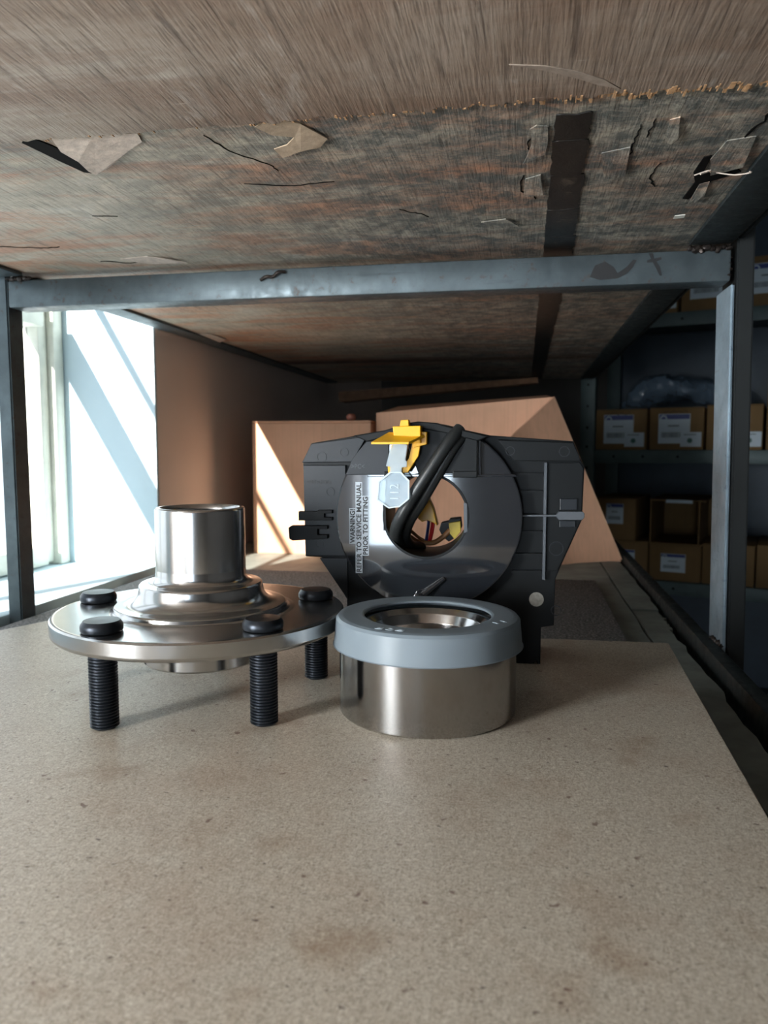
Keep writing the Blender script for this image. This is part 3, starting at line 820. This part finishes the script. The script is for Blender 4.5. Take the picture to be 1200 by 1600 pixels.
# ------------------------------------------------------------------ steering column clock spring
U, UZ = 0.000374, 0.0003715
CSA = math.radians(8.5)          # the unit is turned this much out of the picture plane
def q(a, b):
    x = (a-668)*U; x = x/(math.cos(CSA)+x*math.sin(CSA)/0.4393)
    z = (1035-b)*UZ
    if b < 1030: z = .125+(z-.125)*(1-x*math.sin(CSA)/0.4393)
    return (x, max(z, 0))
def Q(pts): return [q(a, b) for a, b in pts]
cs = thing('clock_spring', 'black plastic steering column clock spring unit standing upright behind the bearing', 'clock spring', (-0.0537, 0.4275, 0), math.radians(2.0))
CH = q(665, 804); HR = 63*U
outer = Q([(475, 724), (489, 693), (560, 681), (606, 673), (640, 662), (655, 660), (680, 662), (705, 669), (760, 681), (887, 690), (898, 716), (905, 730), (903, 812), (872, 885), (864, 905),
           (863, 980), (843, 983), (843, 1035), (838, 1035), (838, 1031), (834, 1031), (834, 1035), (546, 1035), (546, 990), (541, 985), (541, 938), (502, 871), (478, 870), (477, 800)])
plate('housing', outer, [circle(CH[0], CH[1], HR+.0012)], .0060, .0150, 'black2', cs, bevel=0.0004)
plate('rear_drum', circle(*q(668, 806), 118*U), [circle(CH[0], CH[1], HR+.0012)], .0151, .0420, 'black2', cs, bevel=.0008)
plate('lower_block', Q([(546, 905), (860, 905), (860, 978), (840, 981), (840, 1032), (549, 1032)]), [], .0151, .0480, 'black2', cs, bevel=.0006)
# left wing
plate('wing_band', Q([(476, 723), (490, 694), (575, 682), (552, 722)]), [], .0020, .0059, 'black', cs, bevel=.0004)
plate('wing_panel', Q([(477, 727), (541, 727), (544, 868), (479, 868), (478, 800)]), [], .0034, .0059, 'black', cs, bevel=.0003)
plate('wing_gusset', Q([(500, 872), (543, 872), (543, 938)]), [], .0046, .0059, 'black', cs, bevel=.0002)
plate('rib', Q([(548, 726), (552, 726), (552, 765), (548, 765)]), [], .0026, .0059, 'black', cs)
plate('wing_cell', Q([(554, 726), (572, 726), (572, 748), (554, 748)]), [], .0040, .0059, 'black', cs)
plate('clip', Q([(471, 798), (500, 798), (500, 796), (522, 796), (522, 801), (510, 801), (510, 807), (522, 807), (522, 812), (471, 812)]), [], .0004, .0050, 'black2', cs, bevel=.0002)
plate('clip', Q([(456, 823), (460, 820), (515, 820), (515, 825), (500, 825), (500, 834), (515, 834), (515, 840), (462, 843), (457, 840)]), [], -.0004, .0050, 'black2', cs, bevel=.0002)
# right wing
plate('wing_band', Q([(772, 688), (886, 692), (897, 716), (897, 721), (796, 720)]), [], .0020, .0059, 'black2', cs, bevel=.0004)
plate('rib', Q([(843, 723), (847, 723), (847, 905), (843, 905)]), [], .0022, .0059, 'emboss', cs)
for yy in (741, 768, 831, 866, 893):
    plate('rib', Q([(796, yy-2), (842, yy-2), (842, yy+2), (796, yy+2)]), [], .0030, .0059, 'black2', cs)
plate('wing_panel', Q([(849, 723), (897, 723), (903, 732), (901, 812), (866, 892), (849, 892)]), [], .0044, .0059, 'black2', cs, bevel=.0002)
lev = plate('lever', Q([(810, 803), (862, 803), (866, 798), (902, 798), (905, 801), (905, 807), (902, 811), (866, 811), (862, 806), (810, 806)]), [], .0002, .0036, 'emboss', cs, bevel=.0003)
lev['label'] = 'thin grey plastic lever'
plate('lever_pad', Q([(868, 779), (894, 779), (894, 796), (868, 796)]), [], .0030, .0043, 'black', cs, bevel=.0002)
plate('lever_pad', Q([(868, 813), (892, 813), (892, 823), (868, 823)]), [], .0030, .0043, 'black', cs, bevel=.0002)
for a, b, r, y1 in ((506, 714, 8, .0019), (540, 707, 7, .0019), (518, 768, 7, .0033), (501, 849, 7, .0033), (791, 705, 7, .0019), (873, 706, 8, .0019), (864, 857, 11, .0043), (866, 956, 8, .0059)):
    plate('mould_mark', circle(*q(a, b), r*U, 24), [circle(*q(a, b), (r-1.3)*U, 24)], y1-.0002, y1+.0001, 'black', cs)
# glossy disc
DC = q(668, 806)
disc = plate('glossy_disc', circle(DC[0], DC[1], 142*U, 128), [circle(CH[0], CH[1], HR, 96)], -.0035, .0058, 'gloss', cs, bevel=.0009)
disc['label'] = 'glossy black disc with printed warning'
plate('hole_rim', circle(CH[0], CH[1], HR+.0011, 96), [circle(CH[0], CH[1], HR-.0004, 96)], -.0040, .0400, 'black2', cs, bevel=.0002)
plate('rim_strip', Q([(722, 783), (727, 785), (728, 828), (723, 830)]), [], -.0044, -.0036, 'emboss', cs)
plate('rim_strip', Q([(601, 786), (605, 786), (606, 826), (602, 826)]), [], -.0044, -.0036, 'black2', cs)
# upper cover over the disc
plate('cover_segment', Q([(577, 690), (610, 676), (610, 741), (577, 741), (546, 741), (556, 716)]), [], -.0050, -.0036, 'black', cs, bevel=.0003)
plate('cover_block', Q([(640, 664), (655, 662), (680, 664), (705, 671), (742, 688), (742, 739), (655, 739), (640, 700)]), [], -.0075, -.0036, 'black2', cs, bevel=.0005)
plate('cover_roof', Q([(560, 682), (606, 674), (640, 663), (655, 661), (680, 663), (705, 670), (760, 683), (742, 690), (700, 679), (655, 671), (612, 683), (580, 691)]), [], -.0100, .0058, 'black2', cs, bevel=.0006)
tube('cover_edge', [(q(745, 690)[0], -.0055, q(745, 690)[1]), (q(746, 741)[0], -.0055, q(746, 741)[1])], .0008, 'gloss', cs, 10, 2)
plate('cover_seam', Q([(578, 740), (798, 740), (802, 744), (578, 744)]), [], -.0046, -.0036, 'gloss', cs, bevel=.0003)
plate('latch', Q([(604, 736), (632, 736), (632, 750), (604, 750)]), [], -.0080, -.0036, 'black2', cs, bevel=.0004)
plate('latch', Q([(706, 735), (742, 735), (742, 745), (706, 745)]), [], -.0080, -.0036, 'black2', cs, bevel=.0004)
a0, a1 = q(694, 900), q(657, 929)
tube('pin', [(a0[0], -.0040, a0[1]), ((a0[0]+a1[0])/2, -.0055, (a0[1]+a1[1])/2), (a1[0], -.0080, a1[1])], lambda t: .0012+.0010*t, 'gloss', cs, 12, 6)
bm = bmesh.new(); bmesh.ops.create_uvsphere(bm, u_segments=20, v_segments=12, radius=.0034, matrix=Matrix.Translation((a1[0], -.0085, a1[1])))
from_bm('pin_head', bm, 'gloss', cs, smooth=True)
st = plate('round_sticker', circle(*q(835, 938), 11*U, 32), [], .0057, .0060, 'sticker', cs); st['label'] = 'small round silver sticker'
# lettering
def vtext(body, xc, y0, y1, w):
    c = q(xc, (y0+y1)/2)
    plate('print_backing', Q([(xc-w*.62, y0-1), (xc+w*.62, y0-1), (xc+w*.62, y1+1), (xc-w*.62, y1+1)]), [], -.00362, -.00350, 'halo', disc)
    text('warning_print', body, (y1-y0)*UZ, w*U*.96, 'ink', disc, c, -.00362, PI/2, .00012)
vtext('WARNING!', 555.0, 793, 846, 8.2)
vtext('REFER TO SERVICE MANUAL', 564.6, 753, 891, 8.2)
vtext('PRIOR TO FITTING', 574.4, 774, 864, 8.2)
text('moulded_lettering', '>PC<', 20*U, 7*U, 'emboss', cs, q(564, 728), -.0050, 0, .0002)
text('moulded_lettering', '>PBT+GF30<', 41*U, 6.5*U, 'ink', cs, q(500, 753), .0034, 0, .0002)
# cables
def cp(a, b, y): p = q(a, b); return (p[0], y, p[1])
tube('cable', [cp(716, 672, -.006), cp(700, 692, -.012), cp(672, 735, -.014), cp(645, 778, -.013), cp(626, 812, -.009), cp(619, 838, .000), cp(626, 858, .012), cp(642, 866, .026)], .0036, 'rubber', cs)
tube('cable', [cp(722, 680, -.004), cp(706, 700, -.009), cp(684, 738, -.009), cp(660, 780, -.007), cp(640, 812, -.003), cp(631, 838, .006), cp(636, 856, .018), cp(650, 864, .030)], .0033, 'rubber', cs)
# yellow front connector
yc = plate('yellow_connector', Q([(621, 669), (661, 668), (661, 693), (624, 695)]), [], -.0200, -.0090, 'yellow', cs, bevel=.0004)
fl_ = mesh('connector_flange', [cp(596, 692, -.0330), cp(648, 692, -.0330), cp(666, 680, -.0150), cp(614, 677, -.0150), cp(596, 695, -.0330), cp(648, 695, -.0330), cp(668, 684, -.0150), cp(614, 681, -.0150)],
     [(0, 1, 2, 3), (7, 6, 5, 4), (0, 4, 5, 1), (1, 5, 6, 2), (2, 6, 7, 3), (3, 7, 4, 0)], 'yellow', yc)
plate('connector_nub', Q([(632, 660), (643, 659), (644, 670), (630, 671)]), [], -.0180, -.0100, 'yellow', yc, bevel=.0003)
plate('connector_body', Q([(650, 676), (669, 677), (669, 695), (650, 700)]), [], -.0160, -.0085, 'yellow', yc, bevel=.0003)
plate('connector_arm', Q([(648, 694), (660, 693), (657, 712), (641, 737), (634, 737), (634, 728), (643, 716)]), [], -.0150, -.0110, 'yellow', yc, bevel=.0003)
plate('connector_tongue', Q([(618, 696), (642, 695), (638, 716), (633, 734), (617, 734), (614, 720)]), [], -.0158, -.0125, 'yellow', yc, bevel=.0003)
plate('connector_foot', Q([(612, 726), (617, 726), (617, 737), (613, 737)]), [], -.0150, -.0115, 'yellow', yc)
# clear strap and octagonal tag
tg = plate('clear_tag', Q([(617, 735), (633, 735), (645, 748), (645, 775), (631, 787), (615, 789), (598, 777), (600, 749)]), [], -.0185, -.0170, 'tag', cs, bevel=.0003)
tg['label'] = 'clear plastic octagonal tag'
plate('tag_rim', Q([(617, 735), (633, 735), (645, 748), (645, 775), (631, 787), (615, 789), (598, 777), (600, 749)]), [Q([(618.5, 737), (632, 737), (643, 749), (643, 774), (630, 785), (616, 787), (600, 776), (602, 750)])], -.0192, -.0186, 'tagtext', tg)
plate('tag_strap', Q([(621, 695), (640, 693), (642, 697), (639, 718), (641, 720), (641, 728), (634, 729), (633, 736), (617, 736), (617, 728), (611, 727), (613, 718), (616, 706)]), [], -.0190, -.0165, 'tag', tg, bevel=.0003)
text('embossed_number', '112', 22*U, 13*U, 'tagtext', tg, q(623, 764), -.0186, PI/2, .0003)
# connectors and wires seen through the hole
plate('rear_connector', Q([(641, 815), (650, 790), (661, 785), (668, 800), (675, 829), (668, 824), (658, 820), (650, 823)]), [], .0330, .0450, 'yellow', cs, bevel=.0005)
tube('wire', [cp(661, 812, .036), cp(660, 830, .034), cp(657, 854, .032)], .0010, 'blue', cs, 8)
tube('wire', [cp(667, 816, .036), cp(667, 832, .034), cp(663, 854, .032)], .0013, 'red', cs, 8)
rc = plate('rear_connector', Q([(678, 836), (681, 825), (693, 822), (695, 818), (713, 816), (715, 832), (706, 848), (694, 856), (684, 848)]), [], .0330, .0440, 'black2', cs, bevel=.0005)
plate('connector_lock', Q([(694, 824), (713, 821), (714, 838), (704, 851), (696, 842)]), [], .0305, .0329, 'olive', rc, bevel=.0003)
tube('wire', [cp(630, 846, .030), cp(645, 855, .030), cp(668, 857, .031), cp(684, 848, .032), cp(696, 836, .032)], .0016, 'brownwire', cs, 10)
tube('wire', [cp(632, 838, .034), cp(646, 850, .034), cp(662, 858, .034)], .0010, 'brownwire', cs, 8)

# ------------------------------------------------------------------ cartons behind
c1 = thing('cardboard_box', 'plain upright cardboard carton by the window side, partly in sunlight', 'box', (-0.30, 1.143, ZS), group='large cartons on the shelf')
bx = lambda name, x0, x1, y0, y1, z0, z1, m, par, bev=.0012: box(name, x0+.30, x1+.30, y0-1.143, y1-1.143, z0-ZS, z1-ZS, m, par, bev)
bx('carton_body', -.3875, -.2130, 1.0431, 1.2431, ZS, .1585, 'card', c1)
bx('top_flap', -.3875, -.2130, 1.0431, 1.1420, .1588, .1618, 'card', c1)
bx('top_flap', -.3875, -.2130, 1.1440, 1.2431, .1588, .1618, 'card', c1)
bm = bmesh.new()
bmesh.ops.create_uvsphere(bm, u_segments=20, v_segments=12, radius=.007, matrix=Matrix.Diagonal((1, 1.6, .8, 1)))
kb = from_bm('rounded_handle_end', bm, 'knob', None, (-.248, 1.075, .1674), smooth=True)
tag(kb, 'small reddish rounded end resting on top of the sunlit carton', 'handle')

c2 = thing('cardboard_box', 'slumped open cardboard carton behind the clock spring with a flap folded forward', 'box', (-0.05, 1.12, ZS), group='large cartons on the shelf')
CO = Vector((-0.05, 1.12, ZS))
# front panel is skewed: top edge short, right edge leaning outwards
FP = [(-.207, ZS), (.131, ZS), (.0381, .1922), (-.207, .1727)]
Y0, Y1 = 1.055, 1.200
T = .0035
def panel(name, quad, thick_dir, m='card', par=c2, off=CO):
    td = Vector(thick_dir)*T
    V = [Vector(p)-off for p in quad]+[Vector(p)+td-off for p in quad]
    n = len(quad)
    F = [tuple(range(n)), tuple(range(n, 2*n))[::-1]]+[(i, n+i, n+(i+1) % n, (i+1) % n) for i in range(n)]
    return mesh(name, V, F, m, par)
panel('front_panel', [(a, Y0, b) for a, b in FP], (0, 1, 0))
panel('back_panel', [(a, Y1, b-.02*(b > 0)) for a, b in FP], (0, -1, 0))
panel('side_panel', [(-.207, Y0+T, ZS), (-.207, Y1-T, ZS), (-.207, Y1-T, .152), (-.207, Y0+T, .1725)], (1, 0, 0))
panel('side_panel', [(.131, Y0+T, ZS), (.131, Y1-T, ZS), (.0381, Y1-T, .170), (.0381, Y0+T, .190)], (-1, 0, -.3))
panel('top_flap', [(-.206, Y0+T, .1725), (.0370, Y0+T, .1915), (.0300, Y0+.085, .200), (-.19, Y0+.085, .186)], (0, 0, -1))
# folded flap: bent sheet hinged on the leaning edge, coming towards the camera
V, F = [], []
nu, nv = 14, 10
hinge0, hinge1 = Vector((.0385, 1.0545, .1925)), Vector((.1320, 1.0545, ZS+.003))
free0, free1 = Vector((-.0403, .9610, .1160)), Vector((.012, .965, ZS+.001))
for layer in (0, 1):
    for i in range(nu+1):
        for j in range(nv+1):
            u, v = i/nu, j/nv
            p = hinge0.lerp(hinge1, u).lerp(free0.lerp(free1, u), v)
            p.y += .010*math.sin(PI*v)*(0.4+u)          # bow
            p.z += -.004*math.sin(PI*v)*u*(u > .5)
            p.z = max(p.z, ZS+.0008)
            if abs(v-.33) < .03 or abs(v-.5) < .03: p.y += .0022
            if layer: p = p+Vector((-.0012, .0026, 0))
            V.append(p-CO)
S = (nu+1)*(nv+1)
idx = lambda l, i, j: l*S+i*(nv+1)+j
for i in range(nu):
    for j in range(nv):
        F.append((idx(0, i, j), idx(0, i, j+1), idx(0, i+1, j+1), idx(0, i+1, j)))
        F.append((idx(1, i, j), idx(1, i+1, j), idx(1, i+1, j+1), idx(1, i, j+1)))
for i in range(nu):
    for j in (0, nv): F.append((idx(0, i, j), idx(0, i+1, j), idx(1, i+1, j), idx(1, i, j)))
for j in range(nv):
    for i in (0, nu): F.append((idx(0, i, j), idx(0, i, j+1), idx(1, i, j+1), idx(1, i, j)))
mesh('folded_flap', V, F, 'card', c2, smooth=True)

# ------------------------------------------------------------------ storage rack behind, on the right
RT = math.radians(-18)
R0 = Vector((0.147, 1.85, 0)); RD = Vector((math.cos(RT), math.sin(RT), 0)); RN = Vector((-math.sin(RT), math.cos(RT), 0))
def rp(u, d, z): p = R0+RD*u+RN*d; return Vector((p.x, p.y, z))
rk = thing('storage_rack', 'dark blue-grey metal storage rack full of small boxes, behind the right post', 'rack', (R0.x, R0.y, -0.95), RT)
def rbox(name, u0, u1, d0, d1, z0, z1, m, par=rk, bev=.001):
    return box(name, u0, u1, d0, d1, z0+.95, z1+.95, m, par, bev)
for u0, u1, d0, d1 in ((-.0195, .0145, -.002, .02), (-.0195, .0145, .28, .30), (0.86, 0.894, -.002, .02), (0.86, 0.894, .28, .30)):
    up = rbox('upright', u0, u1, d0, d1, -.949, 1.15, 'rack')
for d, z in ((0, z) for z in (0.075, 0.125, 0.17, .22, .27, .32, .37)):
    plate('bolt_hole', circle(-.0025, z+.95, .003, 12), [], -.0024, -.0019, 'dark', rk)
for zt in (-.4845, -.1810, .1177, .4210, .7240):
    sh = rbox('shelf', -.018, .892, -.001, .298, zt-.004, zt, 'rack')
    lp = rbox('shelf_lip', .0147, .858, -.0035, -.0012, zt-.030, zt, 'rack')
    for u in (.06, .125, .2, .31):
        plate('bolt_hole', circle(u, zt-.015+.95, .0028, 12), [], -.0040, -.0034, 'dark', rk)
rbox('back_panel', -.018, .892, .301, .305, -.60, 1.15, 'rack_panel', bev=0)

def label_on(par, u0, u1, z0, z1, small=False):
    """paper label on the front of a rack box, u and z in the box's own frame"""
    lb = plate('label', [(u0, z0), (u1, z0), (u1, z1), (u0, z1)], [], -.0007, -.0002, 'label', par)
    w, h = u1-u0, z1-z0
    if small:
        plate('green_mark', circle(u0+w*.45, z0+h*.42, h*.18, 8), [], -.0010, -.00071, 'labelgreen', lb)
        plate('print_line', [(u0+w*.15, z0+h*.80), (u0+w*.75, z0+h*.80), (u0+w*.75, z0+h*.86), (u0+w*.15, z0+h*.86)], [], -.0010, -.00071, 'labelgrey', lb)
    else:
        plate('header_band', [(u0+w*.02, z0+h*.82), (u0+w*.98, z0+h*.82), (u0+w*.98, z0+h*.98), (u0+w*.02, z0+h*.98)], [], -.0010, -.00071, 'labelblue', lb)
        plate('round_logo', circle(u0+w*.16, z0+h*.84, h*.115, 20), [circle(u0+w*.16, z0+h*.84, h*.075, 20)], -.0013, -.00101, 'label', lb)
        plate('print_line', [(u0+w*.30, z0+h*.57), (u0+w*.66, z0+h*.57), (u0+w*.66, z0+h*.62), (u0+w*.30, z0+h*.62)], [], -.0010, -.00071, 'labelgrey', lb)
        bm = bmesh.new(); rr = random.Random(3); x = u0+w*.10
        while x < u0+w*.80:
            ww = rr.choice((.0006, .0010, .0016)); box_bm(bm, x, x+ww, -.0010, -.00071, z0+h*.20, z0+h*.38); x += ww+rr.choice((.0005, .0009))
        from_bm('barcode', bm, 'labelgrey', lb)
    return lb

def rack_box(u0, u1, z0, z1, label, labels=(), scribble=True, depth=.20, open_front=False, set_back=.006, group='small cartons on the rack'):
    u0 += .001; u1 -= .001
    um = (u0+u1)/2; p = rp(um, set_back+depth/2, z0)
    t = thing('parts_carton', label, 'box', p, RT, group)
    w, h = u1-u0, z1-z0
    if not open_front:
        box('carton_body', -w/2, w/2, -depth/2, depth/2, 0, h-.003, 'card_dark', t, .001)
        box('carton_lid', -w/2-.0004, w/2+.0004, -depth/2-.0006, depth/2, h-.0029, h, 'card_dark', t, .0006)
    else:
        box('carton_side', -w/2, -w/2+.003, -depth/2, depth/2, 0, h, 'card_dark', t)
        box('carton_side', w/2-.012, w/2-.009, -depth/2, depth/2, 0, h, 'card_dark', t)
        box('carton_back', -w/2, w/2, depth/2-.003, depth/2, 0, h, 'card_dark', t)
        box('carton_base', -w/2, w/2, -depth/2, depth/2, 0, .003, 'card_dark', t)
        box('top_flap', -w/2, w/2+.004, -depth/2-.012, depth/2, h, h+.003, 'card_dark', t)
        plate('label', [(-.022, h-.004), (.034, h-.004), (.034, h+.003), (-.022, h+.003)], [], -depth/2-.0128, -depth/2-.0121, 'label', t)
    for (a0_, a1_, b0_, b1_, sm) in labels:
        lb = label_on(t, a0_-um, a1_-um, b0_-z0, b1_-z0, sm)
        lb.location.y = -depth/2-(.0008 if sm else 0)
    if scribble:
        rr = random.Random(int(u0*9999)); pts = []
        x = -w*.30
        while x < w*.22:
            pts.append((x, -depth/2-.0012, h-.010+rr.uniform(-.0035, .0035))); x += w*.05
        tube('marker_writing', pts, .0006, 'marker', t, 5, 3)
    return t
lab = lambda u: [(u+.0195, u+.0865, .1323, .1985, False), (u+.067, u+.1105, .1250, .1574, True)]
rack_box(.0150, .1310, .1180, .2110, 'brown carton with two white labels beside the rack upright, below the plastic bag', lab(.0150))
rack_box(.1366, .2522, .1180, .2125, 'brown carton with two white labels, second from the rack upright under the bag', lab(.1366))
rack_box(.2561, .3688, .1180, .2160, 'brown labelled carton half hidden by the right steel post', lab(.2561))
rack_box(.3740, .4700, .1180, .3000, 'tall brown carton at the right picture edge on the middle rack shelf', (), False)
rack_box(.0750, .1900, .4214, .5400, 'labelled brown carton on the top visible rack shelf, nearest the overhead beam', [(.145, .186, .432, .50, False)], False)
rack_box(.1950, .3060, .4214, .5400, 'labelled brown carton on the top visible rack shelf, left of the post', [(.214, .284, .4475, .505, False)], False)
rack_box(.3110, .4300, .4214, .5250, 'labelled brown carton on the top visible rack shelf, right of the post', [(.331, .405, .4475, .51, False)], True)
rack_box(.0150, .1125, -.0930, .0043, 'upper labelled carton beside the folded carton flap on the lower rack shelf', [(.045, .084, -.055, -.008, False)], False)
rack_box(.0200, .1420, -.1806, -.0935, 'lower labelled carton beside the folded carton flap on the lower rack shelf', [(.080, .112, -.146, -.115, False)], False)
rack_box(.1426, .2600, -.0970, .0030, 'empty carton lying open towards the viewer on the lower rack shelf', (), False, open_front=True)
rack_box(.1440, .2560, -.1806, -.0975, 'carton with one square label under the empty open carton', [(.170, .223, -.160, -.118, False)], False)
rack_box(.2570, .3640, -.1806, -.0900, 'plain brown carton low on the rack directly behind the steel post', (), False)
rack_box(.3660, .4150, -.1806, -.0870, 'narrow brown carton low on the rack right of the post', (), False)

# crumpled clear bag on the middle shelf
V, F = [], []
nu, nv = 44, 26
for i in range(nu+1):
    for j in range(nv):
        t = i/nu; w = 2*PI*j/nv
        env = (math.sin(PI*min(1, max(0, t*0.96+.02)))**0.55)
        ry = .050*env; rz = (.036+.010*math.sin(t*9))*env
        p = Vector((.060+.27*t, .085+ry*math.cos(w), .2175+.036*env+.010*math.sin(t*5)+rz*math.sin(w)))
        nv_ = noise.noise_vector(p*34)*.011+noise.noise_vector(p*90)*.004
        p += nv_
        p.z = max(p.z, .2175)
        V.append(p)
for i in range(nu):
    for j in range(nv):
        k = (j+1) % nv
        F.append((i*nv+j, i*nv+k, (i+1)*nv+k, (i+1)*nv+j))
F.append(tuple(range(nv))[::-1]); F.append(tuple(nu*nv+k for k in range(nv)))
bp = rp(.19, .085, .2175)
V = [(v.x-.19, v.y-.085, v.z-.2175) for v in V]
bagm = mesh('plastic_bag', V, F, 'bag', None, bp, (0, 0, RT), smooth=True)
tag(bagm, 'crumpled clear plastic bag lying on top of the labelled cartons', 'bag')
